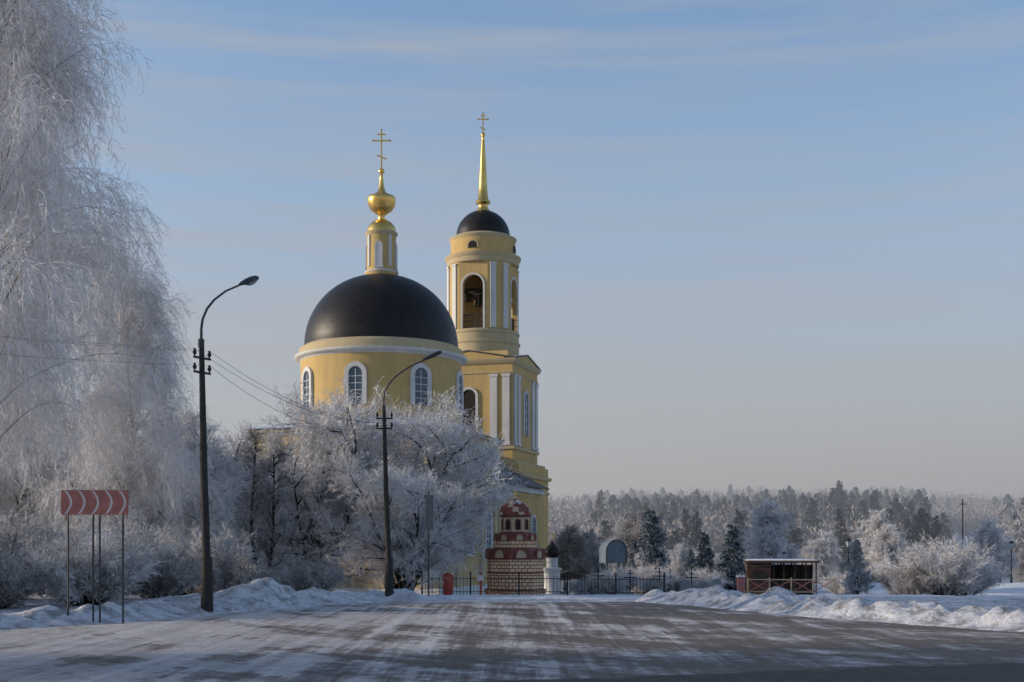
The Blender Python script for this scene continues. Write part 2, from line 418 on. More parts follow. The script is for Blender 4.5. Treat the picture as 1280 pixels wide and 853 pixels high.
mb=MB();mb.lathe([(1.16,W(20.3)),(1.16,W(20.9)),(1.04,W(21.0)),(1.02,W(23.5)),(1.0,W(23.6))],32);lan=part('lantern_wall',church,mb,'yellow',True)
mb=MB();mb.lathe([(1.02,W(23.45)),(1.12,W(23.58)),(1.14,W(23.7)),(1.0,W(23.8))],32);part('cornice',lan,mb,'trim',True)
mb=MB();mb.lathe([(1.18,W(20.86)),(1.2,W(20.95)),(1.06,W(21.03))],32);part('ledge',lan,mb,'white',True)
for k in range(8):
    mb=MB();T=RT(k*math.pi/4+.2,1.02,W(21.25))
    if k%2==0: window_mb(mb,.36,1.6,T,t=.1,d=.06,bars=False,glass=0)
    else: mb.box((0,-.03,1.1),(.2,.1,2.2),0,T)
    part('window' if k%2==0 else 'pilaster',lan,mb,['white','glass'])
mb=MB();mb.lathe([(1.04,W(23.78)),(.98,W(24.1)),(.76,W(24.4)),(.45,W(24.6)),(.26,W(24.7))],32);part('small_dome',church,mb,'gold',True,angle=60)
mb=MB();mb.lathe([(.26,W(24.65)),(.22,W(24.9)),(.36,W(25.05)),(.72,W(25.3)),(.92,W(25.62)),(1.0,W(25.98)),(.99,W(26.18)),(.90,W(26.30)),(.50,W(26.44)),(.28,W(26.65)),(.19,W(27.0)),(.13,W(27.5)),(.09,W(27.9)),(.18,W(27.95)),(.22,W(28.08)),(.18,W(28.2)),(.02,W(28.3))],36);part('onion_cupola',church,mb,'gold',True,'squat golden onion cupola with slender cone',angle=70)
mb=MB();cross_mb(mb,2.75,.095,Matrix.Translation((0,0,W(28.25)))@Matrix.Rotation(rad(16.8),4,'Z'));part('cross',church,mb,'gold',label='golden three-barred cross')
# refectory
mb=MB();mb.box((0,12.5,W(2.1)),(12.8,13.0,7.1),0)
mb.prism([(-6.4,W(5.6)),(6.4,W(5.6)),(6.4,W(6.7)),(0,W(9.7)),(-6.4,W(6.7))],6.05,18.95);ref=part('refectory_wall',church,mb,'yellow')
mb=MB()
for s in (-1,1):
    mb.prism([(s*7.0,W(6.4)),(s*7.0,W(6.52)),(0,W(10.0)),(0,W(9.8))],5.98,19.3)
part('roof',ref,mb,'roofdark',label='dark gabled sheet metal roof')
for s in (-1,1):
    mb=MB();mb.box((s*6.5,12.5,W(6.2)),(.3,13.1,.4),0);part('cornice',ref,mb,'white')
for y in (8.3,12.3,16.3):
    for s in (1,-1):
        mb=MB();window_mb(mb,1.1,2.9,Matrix.Translation((s*6.4,y,W(1.2)))@Matrix.Rotation(s*math.pi/2,4,'Z'));part('window',ref,mb,['white','glass'])
mb=MB();mb.tube([(6.95,6.3,W(6.5)),(6.95,6.3,W(5.8)),(6.6,6.2,W(5.3)),(6.6,6.2,-1)],.09,8);part('drainpipe',ref,mb,'iron',True)
# bell tower
TY=22.98;TT=Matrix.Translation((0,TY,0))
mb=MB();mb.sqlathe([(4.64,-.5),(4.64,W(8.6)),(4.3,W(8.75)),(3.85,W(8.9)),(3.85,W(17.3)),(3.3,W(17.4)),(3.2,W(18.3))],0,TT);tw=part('bell_tower',church,mb,'yellow',label='tall yellow bell tower with open round belfry')
for pr in ([(4.85,W(7.55)),(4.92,W(7.7)),(4.92,W(7.82)),(4.66,W(7.9))],[(4.72,W(6.3)),(4.77,W(6.4)),(4.77,W(6.5)),(4.66,W(6.55))],[(4.36,W(8.55)),(4.42,W(8.72)),(4.4,W(8.9)),(4.05,W(8.98))],[(4.0,W(9.9)),(4.0,W(10.15)),(3.9,W(10.2))],[(4.74,-.5),(4.74,1.3),(4.66,1.35)]):
    mb=MB();mb.sqlathe(pr,0,TT);part('base_moulding',tw,mb,'trim')
mb=MB();mb.sqlathe([(3.92,W(16.3)),(3.92,W(16.42)),(3.87,W(16.43))],0,TT);part('architrave',tw,mb,'trim')
mb=MB();mb.sqlathe([(3.9,W(17.05)),(4.0,W(17.15)),(4.12,W(17.35)),(4.16,W(17.5)),(4.1,W(17.52)),(3.3,W(17.65))],0,TT);part('cornice',tw,mb,'trim')
for fa in range(4):
    a=fa*math.pi/2
    mb=MB();mb.prism([(-3.9,W(17.5)),(3.9,W(17.5)),(0,W(18.2))],-.05,.8,0,RT(a,3.98,0,TY));part('pediment',tw,mb,'yellow')
    mb=MB()
    for s in (-1,1): mb.prism([(s*4.1,W(17.52)),(s*4.1,W(17.6)),(0,W(18.33)),(0,W(18.22))],-.12,.8,0,RT(a,3.98,0,TY))
    part('pediment_moulding',tw,mb,'sheetroof')
    for x in (-3.3,-2.2,2.2,3.3):
        mb=MB();T=RT(a,3.85,0,TY);mb.box((x,-.06,W(13.2)),(.62,.16,5.9),0,T);mb.box((x,-.08,W(16.1)),(.74,.22,.24),0,T);mb.box((x,-.08,W(10.35)),(.74,.22,.26),0,T);part('pilaster',tw,mb,'white')
    mb=MB();window_mb(mb,1.25,3.7,RT(a,3.85,W(11.3),TY),t=.2,d=.12,bars=(fa%2==1),glass=1 if fa%2 else 2,sill=False);part('window',tw,mb,['white','glass','dark'])  # front and back arches: solid dark panel stands for the shaded niche
zb=W(20.35);RB=3.08
mb=MB();mb.lathe([(3.15,W(17.9)),(3.15,W(19.1)),(3.26,W(19.2)),(3.26,W(19.35)),(3.12,W(19.42)),(3.12,W(20.0)),(3.2,W(20.08)),(3.2,W(20.22)),(3.06,zb)],64,0,TT);part('belfry_base',tw,mb,'trim',True,angle=30)
mb=MB();HB=W(26.2)-zb;ow=1.85;oh=4.6;pw=1.3;pd=math.sqrt(RB*RB-pw*pw);a0=math.asin(pw/RB)
for fa in range(4):
    a=fa*math.pi/2;T=RT(a,pd,zb,TY);A=arch(ow,oh,14)
    mb.prism([(-pw,0)]+A+[(pw,0),(pw,HB),(-pw,HB)],0,.4,0,T)
    n=9;ang=[a0+(math.pi/2-2*a0)*i/n for i in range(n+1)];vv=[]
    for q in ang:
        for r in (RB,RB-.45): vv+=[(r*math.sin(q),-r*math.cos(q),zb),(r*math.sin(q),-r*math.cos(q),zb+HB)]
    ff=[]
    for i in range(n):
        o=4*i;ff+=[(o,o+4,o+5,o+1),(o+2,o+3,o+7,o+6),(o+1,o+5,o+7,o+3),(o,o+2,o+6,o+4)]
    ff+=[(0,1,3,2),(4*n,4*n+2,4*n+3,4*n+1)]
    mb.add(vv,ff,0,Matrix.Translation((0,TY,0))@Matrix.Rotation(a,4,'Z'))
part('belfry_wall',tw,mb,'yellow',True,angle=25)
for fa in range(4):
    a=fa*math.pi/2;T=RT(a,pd,zb,TY)
    mb=MB();mb.archband(ow,oh,.15,.08,0,T);part('arch_surround',tw,mb,'white')
    for q in (-34,34,):
        mb=MB();T2=RT(a+rad(q),RB,zb,TY);mb.box((0,-.02,HB/2-.1),(.5,.18,HB-.3),0,T2);mb.box((0,-.03,HB-.32),(.6,.24,.18),0,T2);part('pilaster',tw,mb,'white')
    mb=MB();T3=T@Matrix.Translation((0,.2,0))
    for x in np.linspace(-.8,.8,8): mb.box((x,0,.6),(.05,.05,1.2),0,T3)
    for z in (.12,.65,1.2): mb.box((0,0,z),(1.84,.06,.07),0,T3)
    part('railing',tw,mb,'iron')
for (x,y,s) in [(0,0,1.0),(-1.0,-1.0,.6),(1.0,-1.0,.6),(1.0,1.1,.55),(-1.0,1.1,.5)]:
    mb=MB();mb.lathe([(.62*s,0),(.6*s,.08*s),(.48*s,.3*s),(.38*s,.7*s),(.34*s,.95*s),(.2*s,1.08*s),(.06*s,1.1*s),(.05*s,1.5*s)],24,0,TT@Matrix.Translation((x,y,zb+3.0-s*.6)));part('bell',tw,mb,'bronze',True)
mb=MB()
for y in (-1.0,0,1.1): mb.box((0,TY+y,zb+3.7),(4.4,.2,.22),0)
for x in (-1.2,1.2): mb.box((x,TY,zb+3.45),(.18,4.4,.2),0)
mb.lathe([(2.7,zb+HB-.3),(2.7,zb+HB-.1)],24,0,TT);part('bell_beam',tw,mb,'darkwood')
mb=MB();mb.lathe([(RB+.04,W(26.1)),(RB+.08,W(26.2)),(RB+.08,W(26.5)),(RB+.2,W(26.65)),(RB+.25,W(26.85)),(2.8,W(26.95))],64,0,TT);part('entablature',tw,mb,'trim',True,angle=30)
mb=MB();mb.lathe([(2.82,W(26.9)),(2.82,W(28.35))],64,0,TT);part('attic_drum',tw,mb,'yellow',True)
mb=MB();mb.lathe([(2.8,W(28.2)),(2.9,W(28.35)),(2.95,W(28.5)),(2.85,W(28.55)),(2.45,W(28.75))],64,0,TT,caps=False);part('attic_cornice',tw,mb,'trim',True)
for k in range(4):
    mb=MB();window_mb(mb,.8,.6,RT(k*math.pi/2,2.8,W(27.25),TY),t=.1,d=.06,bars=False,sill=False);part('lunette_window',tw,mb,['trim','dark'])
prof=[(2.4,W(28.65))]+[(2.36*math.cos(t),W(28.75)+2.35*math.sin(t)) for t in np.linspace(0.05,1.36,16)]
mb=MB();mb.lathe(prof,64);o=part('dome',tw,mb,'dome',True,'small black dome',loc=(0,TY,0),angle=60)
mb=MB();mb.lathe([(.62,W(30.9)),(.6,W(31.15)),(.42,W(31.3)),(.42,W(31.6)),(.66,W(31.75)),(.62,W(31.95)),(.45,W(32.1)),(.36,W(33.3)),(.25,W(35.5)),(.13,W(37.3)),(.10,W(37.5)),(.17,W(37.62)),(.2,W(37.75)),(.15,W(37.9)),(.02,W(37.95))],24);part('spire',tw,mb,'gold',True,'slender golden spire',loc=(0,TY,0),angle=60)
mb=MB();cross_mb(mb,1.95,.1,Matrix.Translation((0,TY,W(37.7)))@Matrix.Rotation(rad(16.8),4,'Z'));part('cross',tw,mb,'gold')

# ------------------------------------------------------------------ small brick chapel
cz=hz(.15,58)-.03
ch=thing('chapel','small octagonal cream brick chapel with dark red tiered roof','chapel',(.15,58,cz),rad(12),scale=(.95,.95,1.0))
mb=MB();mb.lathe([(1.48,-.4),(1.48,.25),(1.36,.3),(1.36,1.7)],8,a0=math.pi/8);wl=part('wall',ch,mb,'brick')
for z,r in ((.24,1.50),(1.0,1.385),(1.64,1.44)):
    mb=MB();mb.lathe([(r-.08,z),(r,z+.02),(r,z+.06),(r-.08,z+.08)],8,a0=math.pi/8);part('string_course',wl,mb,'redtrim')
mb=MB();mb.lathe([(1.46,1.71),(1.44,1.77),(1.1,2.12),(1.08,2.16)],8,a0=math.pi/8);part('roof',ch,mb,'redroof')
mb=MB();mb.lathe([(1.04,2.52),(1.02,2.58),(.74,2.86),(.72,2.9)],8,a0=math.pi/8);part('roof',ch,mb,'redroof')
mb=MB();mb.lathe([(.97,2.1),(.97,2.53)],8,a0=math.pi/8);part('drum_wall',ch,mb,'brick')
mb=MB();mb.lathe([(.66,2.84),(.66,3.6)],8,a0=math.pi/8);part('drum_wall',ch,mb,'cream')
for k in range(8):
    T=RT(k*math.pi/4,1.26,1.72);mb=MB();mb.archband(.5,.36,.06,.14,0,T);mb.prism(arch(.5,.36),-.09,0,1,T);part('gable_arch',ch,mb,['redtrim','cream'])
    T=RT(k*math.pi/4,.90,2.50);mb=MB();mb.archband(.34,.28,.05,.10,0,T);mb.prism(arch(.34,.28),-.06,0,1,T);part('gable_arch',ch,mb,['redtrim','cream'])
    T=RT(k*math.pi/4,.61,2.98);mb=MB();mb.archband(.18,.44,.045,.05,0,T);mb.prism(arch(.18,.44),-.02,.0,1,T);part('window',ch,mb,['redtrim','dark'])
mb=MB();mb.lathe([(.73,3.56),(.77,3.61),(.73,3.66)],8,a0=math.pi/8);part('cornice',ch,mb,'redtrim')
mb=MB();v=[];f=[];n=32;pr=[(.72,3.64),(.72,3.78),(.64,4.0),(.45,4.18),(.2,4.28),(.06,4.4)]
for r,z in pr:
    for i in range(n):
        a=2*math.pi*i/n;q=r*(1.0 if i%4 else 1.07);v.append((q*math.cos(a),q*math.sin(a),z))
for j in range(len(pr)-1):
    for i in range(n): k=(i+1)%n;f.append((j*n+i,j*n+k,(j+1)*n+k,(j+1)*n+i))
f+=[tuple(range(n)),tuple((len(pr)-1)*n+i for i in range(n))];mb.add(v,f)
mb.m=[1 if (q<(len(pr)-1)*n and ((q%n)//2+(q//n))%4==0) else 0 for q in range(len(mb.f))]
part('dome',ch,mb,['redroof','cream'],True,'dark red and cream patterned ribbed dome',angle=30)
mb=MB();mb.box((0,0,4.55),(.03,.03,.4),0);mb.box((0,0,4.62),(.2,.028,.028),0);part('cross',ch,mb,'gold')

tz=hz(2.1,67)
tu=thing('turret','small whitewashed round turret with black onion dome and cross','turret',(2.1,67,tz))
mb=MB();mb.lathe([(.42,-.3),(.42,1.3),(.5,1.35),(.5,1.45),(.3,1.5),(.3,1.95),(.36,2.0)],24);part('wall',tu,mb,'white',True)
mb=MB();mb.lathe([(.3,2.0),(.42,2.2),(.4,2.42),(.22,2.62),(.06,2.8),(.03,2.9)],24);part('dome',tu,mb,'dome',True)
mb=MB();cross_mb(mb,.55,.035,Matrix.Translation((0,0,2.85)));part('cross',tu,mb,'gold')
hx=thing('gatehouse','low whitewashed gatehouse with dark roof beside the churchyard','gatehouse',(3.1,71,hz(3.1,71)))
mb=MB();mb.box((0,0,.35),(2.0,2.2,1.3),0);part('wall',hx,mb,'white')
mb=MB();mb.prism([(-1.2,1.0),(1.2,1.0),(1.15,1.08),(0,1.4),(-1.15,1.08)],-1.25,1.25);part('roof',hx,mb,'darkwood')
mb=MB();mb.box((0,-1.12,.55),(.5,.06,.45),0);mb.box((0,-1.14,.55),(.05,.06,.45),1);part('window',hx,mb,['glass','white'])
ki=thing('well_canopy','grey blue canopy with rounded roof over a well','canopy',(5.75,73,hz(5.6,73)+.1),rad(12),scale=(.9,.9,.98))
for x in (-.55,.55):
    for y in (-.6,.6): mb=MB();mb.lathe([(.08,-.3),(.07,1.9)],10,0,Matrix.Translation((x,y,0)));part('post',ki,mb,'signback')
mb=MB();mb.prism([(x,z+1.85) for x,z in arch(1.35,1.35)],-.8,.8);part('roof',ki,mb,'blue')
mb=MB();mb.archband(1.25,1.28,.07,.06,0,Matrix.Translation((0,-.8,1.86)));part('roof_edge',ki,mb,'signback')
mb=MB();mb.lathe([(.5,-.3),(.5,.7),(.56,.72),(.56,.8),(.3,.82)],16);part('well_ring',ki,mb,'white')
# churchyard monuments
for i,(x,y,h) in enumerate([(3.4,62,.9),(4.3,64,1.1),(5.0,61.5,.8),(6.0,65,1.0),(6.9,62.5,.9),(7.6,66,1.1),(8.6,63.5,.8),(9.4,67,1.0),(10.2,64,.85),(2.6,63,.8)]):
    if i%2:
        o=thing('grave_cross','dark iron grave cross standing in the snowy churchyard','grave cross',(x,y,hz(x,y)),rad(10*(i%3)-8),group='graves in the churchyard')
        mb=MB();cross_mb(mb,h+.3,.05);part('cross',o,mb,'iron');mb=MB();mb.box((0,0,.05),(.4,.3,.3),0);part('base',o,mb,'stone')
    else:
        o=thing('headstone','grey rounded headstone with a cap of snow','headstone',(x,y,hz(x,y)),rad(12*(i%3)-10),group='graves in the churchyard')
        mb=MB();mb.prism([(a,b) for a,b in arch(.5,h)],-.07,.07);part('slab',o,mb,'stone');mb=MB();mb.box((0,0,.04),(.7,.35,.25),0);part('base',o,mb,'stone')

def fence(x0,x1,y):
    f=thing('iron_fence','black wrought iron fence with posts around the small chapel','fence',((x0+x1)/2,y,0))
    n=int((x1-x0)/2);cx=(x0+x1)/2
    for i in range(n+1):
        x=x0+(x1-x0)*i/n;z=hz(x,y);mb=MB();mb.box((x-cx,0,z+.42),(.07,.07,1.0),0);mb.lathe([(.001,.92),(.06,.97),(.001,1.04)],8,0,Matrix.Translation((x-cx,0,z)));part('post',f,mb,'iron')
        if i<n:
            x2=x0+(x1-x0)*(i+1)/n;z2=hz(x2,y);mb=MB()
            for zz in (.15,.72): mb.tube([(x-cx,0,z+zz),(x2-cx,0,z2+zz)],.015,4)
            for k in range(1,14):
                t=k/14;mb.box((x+(x2-x)*t-cx,0,z+(z2-z)*t+.43),(.016,.016,.8),0)
            part('panel',f,mb,'iron')
fence(-3.9,6.6,55.5)
bn=thing('litter_bin','small red metal bin standing by the iron fence','bin',(-2.75,55,hz(-2.75,55)))
mb=MB();mb.lathe([(.17,0),(.2,.05),(.22,.75),(.2,.8)],14);part('body',bn,mb,'red',True)
mb=MB();mb.lathe([(.24,.78),(.24,.84),(.08,.98)],14);part('lid',bn,mb,'red',True)
bn=thing('notice_post','red painted post with small board beside the fence','post',(-1.35,55.2,hz(-1.35,55.2)))
mb=MB();mb.box((0,0,.45),(.1,.1,1.0),0);part('post',bn,mb,'red')
mb=MB();mb.box((0,-.07,.75),(.3,.03,.24),0);part('board',bn,mb,'signwhite')

# ------------------------------------------------------------------ street lamps
def lamp():
    l=thing('street_lamp','tall dark street lamp with curved arm standing in snow','street lamp')
    ps=[]
    mb=MB();mb.tube([(.05,0,-.4),(.05,0,.1),(.04,0,1.4)],[.165,.155,.135],14);ps.append(part('base_sleeve',l,mb,'concrete',True))
    mb=MB();mb.tube([(.03,0,1.3),(-.06,0,3.5),(-.14,0,6.6)],[.105,.09,.062],12);ps.append(part('pole',l,mb,'concrete',True))
    mb=MB();mb.tube([(-.15,0,6.5),(-.15,0,6.9),(-.1,0,7.15),(.05,0,7.42),(.3,0,7.68),(.7,0,7.96),(1.25,0,8.22)],[.038,.034,.03,.03,.028,.026,.025],10)
    mb.tube([(-.15,0,6.45),(-.15,0,6.65)],.075,10);ps.append(part('arm',l,mb,'steel',True))
    mb=MB()
    T=Matrix.Translation((1.2,0,8.20))@Matrix.Rotation(rad(-24),4,'Y')
    n=14;secs=[(0,.035,.035),(.1,.06,.06),(.28,.12,.08),(.5,.14,.09),(.66,.11,.075),(.74,.05,.04)]
    v=[];f=[]
    for x,w,h in secs:
        for k in range(n):
            a=2*math.pi*k/n;v.append((x,w*math.cos(a),(h*1.1 if math.sin(a)>0 else h*.6)*math.sin(a)))
    for i in range(len(secs)-1):
        for k in range(n):
            q=(k+1)%n;f.append((i*n+k,i*n+q,(i+1)*n+q,(i+1)*n+k))
    f+=[tuple(range(n)),tuple((len(secs)-1)*n+k for k in range(n))]
    mb.add(v,f,0,T);ps.append(part('lamp_head',l,mb,'steel',True,angle=60))
    mb=MB();v=[];
    secs=[(.27,.09,.05),(.36,.105,.09),(.5,.11,.10),(.62,.085,.06)];f=[]
    for x,w,h in secs:
        for k in range(7):
            a=math.pi+math.pi*k/6;v.append((x,w*math.cos(a),h*math.sin(a)-.02))
    for i in range(3):
        for k in range(6): f.append((i*7+k,i*7+k+1,i*7+8+k,i*7+7+k))
    mb.add(v,f,0,T);ps.append(part('lamp_lens',l,mb,'lampglass',True))
    for z in (6.2,5.85):
        mb=MB();mb.box((-.12,0,z),(.56,.05,.05),0)
        for x in (-.37,.13): mb.lathe([(.02,0),(.02,.06),(.045,.08),(.05,.13),(.025,.16),(.035,.19),(.001,.22)],8,0,Matrix.Translation((x,0,z)))
        ps.append(part('crossarm',l,mb,'iron'))
    l['group']='street lamps along the road'
    return l,ps
def copy_thing(l,ps,loc,rz,sc=1):
    c=l.copy();COL.objects.link(c);c.location=loc;c.rotation_euler=(0,0,rz);c.scale=(sc,sc,sc)
    for p in ps:
        q=p.copy();COL.objects.link(q);q.parent=c
    return c
L1,LP=lamp();L1.location=(-7.42,31,-.02);L1.rotation_euler=(0,0,rad(60))
L2=copy_thing(L1,LP[:4]+LP[5:],(-4.1,42.3,hz(-4.1,42.3)-.08),0,.955)
L3=copy_thing(L1,LP,(-21,14,0),rad(60))
def wire(a,b,sag,r=.0055):
    a=Vector(a);b=Vector(b);pts=[]
    for i in range(15):
        t=i/14;p=a.lerp(b,t);p.z-=sag*4*t*(1-t);pts.append(tuple(p))
    w=thing('overhead_cable','thin black overhead cable strung between lamp poles','cable',pts[0],group='overhead cables')
    mb=MB();mb.tube([tuple(Vector(p)-Vector(pts[0])) for p in pts],r,5);part('wire',w,mb,'iron')
def cp(o,x,z):
    x*=o.scale[0];z*=o.scale[2]
    c,s=math.cos(o.rotation_euler[2]),math.sin(o.rotation_euler[2]);return (o.location.x+c*x,o.location.y+s*x,o.location.z+z)
for x,z,z2,sg in ((-.37,6.4,6.05,.45),(.13,6.4,6.05,.5),(.13,6.05,6.05,.75)):
    wire(cp(L1,x,z),cp(L2,x,z2),sg)
    wire(cp(L3,x,z),cp(L1,x,z),.5,.003)
wire(cp(L2,.13,6.05),(-9.5,85,8.5),.8)

# ------------------------------------------------------------------ signs
sg=thing('chevron_sign','faded red and white chevron board on four thin posts','road sign',(-8.8,27,0))
for x in (-.58,-.05,.09,.58):
    mb=MB();mb.lathe([(.022,hz(-8.8+x,27)-.2),(.022,2.35 if abs(x)>.3 else 2.3)],8,0,Matrix.Translation((x,.05,0)));part('post',sg,mb,'steel')
mb=MB();mb.box((0,0,2.56),(1.42,.02,.52),0)
for c0 in np.linspace(-.64,.5,5):
    n=10;L=[];R=[]
    for i in range(n+1):
        t=-1+2*i/n;xo=.12*(1-abs(t)**1.8);L.append((c0+xo,-.014,2.56+.245*t));R.append((c0+xo+.05,-.014,2.56+.245*t))
    mb.add(L+R,[(i,n+1+i,n+2+i,i+1) for i in range(n)],1)
part('board',sg,mb,['signred','signwhite'])
s2=thing('road_sign','grey back of a narrow road sign on a steel post','road sign',(-3.0,46,hz(-3,46)),rad(70))
mb=MB();mb.lathe([(.028,-.3),(.028,3.75)],10,0);part('post',s2,mb,'steel')
mb=MB();mb.box((0,-.05,3.0),(.62,.02,1.25),0);mb.box((0,-.03,2.7),(.5,.03,.04),0);mb.box((0,-.03,3.3),(.5,.03,.04),0);part('board',s2,mb,'signback')

# ------------------------------------------------------------------ pavilion, hut, railings
pz=hz(15.1,72)
pv=thing('wooden_pavilion','brown wooden pavilion with open porch under a snowy roof','pavilion',(15.1,72,pz),rad(-8))
mb=MB();mb.box((-1.25,0,.85),(1.3,2.6,2.1),0)
for z in np.arange(.1,1.9,.17): mb.box((-1.25,-1.31,z),(1.3,.03,.02),1)
part('wall',pv,mb,['wood','darkwood'])
for x in (-.45,.1,.7,1.3,1.85):
    for y in (-1.2,1.2): mb=MB();mb.box((x,y,.85),(.07,.07,2.1),0);part('post',pv,mb,'darkwood')
mb=MB();mb.box((.65,1.25,.8),(2.4,.05,1.9),0);part('back_wall',pv,mb,'darkwood')
mb=MB();mb.box((0,0,1.95),(4.0,3.0,.12),0);part('roof',pv,mb,'wood')
mb=MB();mb.sqlathe([(.94,0),(.94,.03),(.86,.06),(.4,.08)]);mb.v=[(x*2.0,y*1.5,z+2.01) for x,y,z in mb.v];part('roof_snow',pv,mb,'snowcap',True)
mb=MB()
for z in (.35,.8): mb.box((.7,-1.2,z),(2.3,.06,.07),0)
for x in np.arange(-.35,1.8,.16): mb.box((x,-1.2,.5),(.05,.04,.7),0)
part('railing',pv,mb,'darkwood')
mb=MB();mb.box((-1.3,-1.33,1.15),(.6,.05,.55),0);part('window',pv,mb,'dark')
mb=MB();mb.box((.6,0,.75),(1.3,.7,.06),0)
for x in (.1,1.1): mb.box((x,0,.35),(.08,.6,.75),0)
part('table',pv,mb,'wood')
ht=thing('wooden_hut','low dark wooden hut half hidden by spruces','hut',(12.3,79,hz(12.3,79)))
mb=MB();mb.box((0,0,.5),(2.6,2,1.5),0);part('wall',ht,mb,'darkwood')
mb=MB();mb.prism([(-1.5,1.2),(1.5,1.2),(1.45,1.3),(0,1.6),(-1.45,1.3)],-1.3,1.3);part('roof',ht,mb,'darkwood')
rl=thing('cross_braced_railing','white railing with red cross braces beside the wooden pavilion','railing',(14.4,66,hz(14.4,66)+.1),rad(-6))
for i in range(5):
    mb=MB();mb.box((-2.2+i*1.1,0,.35),(.07,.07,1.0),0);part('post',rl,mb,'cream')
    if i<4:
        mb=MB();x=-1.65+i*1.1
        mb.box((x,0,.75),(1.0,.04,.05),0);mb.box((x,0,.12),(1.0,.04,.05),0);mb.box((x,.01,.43),(1.12,.04,.04),1,ry=rad(30));mb.box((x,-.03,.43),(1.12,.04,.04),1,ry=rad(-30));part('panel',rl,mb,['cream','signred'])
bp=thing('board_post','small dark red box post with snow cap beside railing','post',(11.8,66,hz(11.8,66)))
mb=MB();mb.box((0,0,.45),(.36,.3,1.0),0);part('body',bp,mb,'signred');mb=MB();mb.box((0,0,.98),(.42,.36,.07),0);part('cap',bp,mb,'snowcap')

def lantern(x,y,h):
    l=thing('park_lantern','short black park lantern with glass head in snow','lantern',(x,y,hz(x,y)),group='park lanterns')
    mb=MB();mb.lathe([(.09,-.2),(.09,.3),(.04,.4),(.035,h-.35)],10);part('pole',l,mb,'iron',True)
    mb=MB();mb.lathe([(.1,h-.35),(.17,h-.05)],6);part('lantern_glass',l,mb,'lampglass')
    mb=MB();mb.lathe([(.2,h-.05),(.12,h+.06),(.02,h+.14)],6);part('cap',l,mb,'iron')
lantern(20.5,78,3.2);lantern(35.5,91,3.0);lantern(20.2,95,3.0)
up=thing('utility_pole','bare wooden utility pole standing in frosted scrub','utility pole',(52.8,150,hz(52.8,150)))
mb=MB();mb.lathe([(.12,-.5),(.08,10.5)],10);part('pole',up,mb,'darkwood');mb=MB();mb.box((0,0,9.9),(.8,.1,.1),0);part('crossarm',up,mb,'darkwood')

# ------------------------------------------------------------------ trees (vectorised)
def norm(a): return a/np.maximum(np.linalg.norm(a,axis=-1,keepdims=True),1e-9)
def spawn(P,Lp,rng,k,t0,t1,length,ang,angsd,up,grav,wander,Q,r0,r1,flat=1.0):
    n,p,_=P.shape
    t=(np.arange(k)[None,:]+rng.random((n,k)))/k*(t1-t0)+t0
    s=t*(p-1);i=np.clip(np.floor(s).astype(int),0,p-2);f=(s-i)[...,None]
    idx=np.arange(n)[:,None]
    a=P[idx,i];b=P[idx,i+1];pos=(a+(b-a)*f).reshape(-1,3);tan=norm(b-a).reshape(-1,3)
    rv=rng.normal(size=tan.shape);rv[:,2]*=flat
    pr=norm(rv-(rv*tan).sum(1,keepdims=True)*tan)
    an=np.radians(ang+angsd*rng.normal(size=(len(tan),1)))
    d=tan*np.cos(an)+pr*np.sin(an);d[:,2]+=up;d=norm(d)
    L=length(t.reshape(-1),np.repeat(Lp,k))*(.7+.6*rng.random(len(tan)))
    out=np.zeros((len(tan),Q,3));out[:,0]=pos;st=(L/(Q-1))[:,None]
    for q in range(1,Q):
        out[:,q]=out[:,q-1]+d*st
        d=d+rng.normal(size=d.shape)*wander;d[:,2]-=grav*st[:,0];d=norm(d)
    R=np.linspace(1,0,Q)[None,:]*(np.ones(len(tan))*(r0-r1))[:,None]+r1
    return out,R,L
def tubes(P,R,sides):
    n,q,_=P.shape
    T=np.zeros_like(P);T[:,1:-1]=P[:,2:]-P[:,:-2] if q>2 else T[:,1:-1];T[:,0]=P[:,1]-P[:,0];T[:,-1]=P[:,-1]-P[:,-2];T=norm(T)
    ref=norm(np.random.default_rng(3).normal(size=(n,1,3))+np.zeros_like(P))
    A=norm(np.cross(T,ref));B=np.cross(T,A)
    if sides==2:
        V=np.stack([P+A*R[...,None],P-A*R[...,None]],2)
        Vv=V.reshape(-1,3);I=np.arange(len(Vv)).reshape(n,q,2)
        F=np.stack([I[:,:-1,0],I[:,:-1,1],I[:,1:,1],I[:,1:,0]],-1).reshape(-1,4);return Vv,F
    w=np.arange(sides)*2*np.pi/sides
    V=P[:,:,None]+(A[:,:,None]*np.cos(w)[None,None,:,None]+B[:,:,None]*np.sin(w)[None,None,:,None])*R[:,:,None,None]
    Vv=V.reshape(-1,3);I=np.arange(len(Vv)).reshape(n,q,sides);J=np.roll(I,-1,2)
    F=np.stack([I[:,:-1],J[:,:-1],J[:,1:],I[:,1:]],-1).reshape(-1,4);return Vv,F
def join(L):
    V=[];F=[];o=0
    for v,f in L: V.append(v);F.append(f+o);o+=len(v)
    return np.concatenate(V),np.concatenate(F)
def trunkline(rng,H,Q,w,lean=0):
    P=np.zeros((1,Q,3));x=np.zeros(3)
    for q in range(Q):
        P[0,q]=x;x=x+np.array([rng.normal()*w+lean,rng.normal()*w,H/(Q-1)])
    P[0,0,2]=-.4;return P
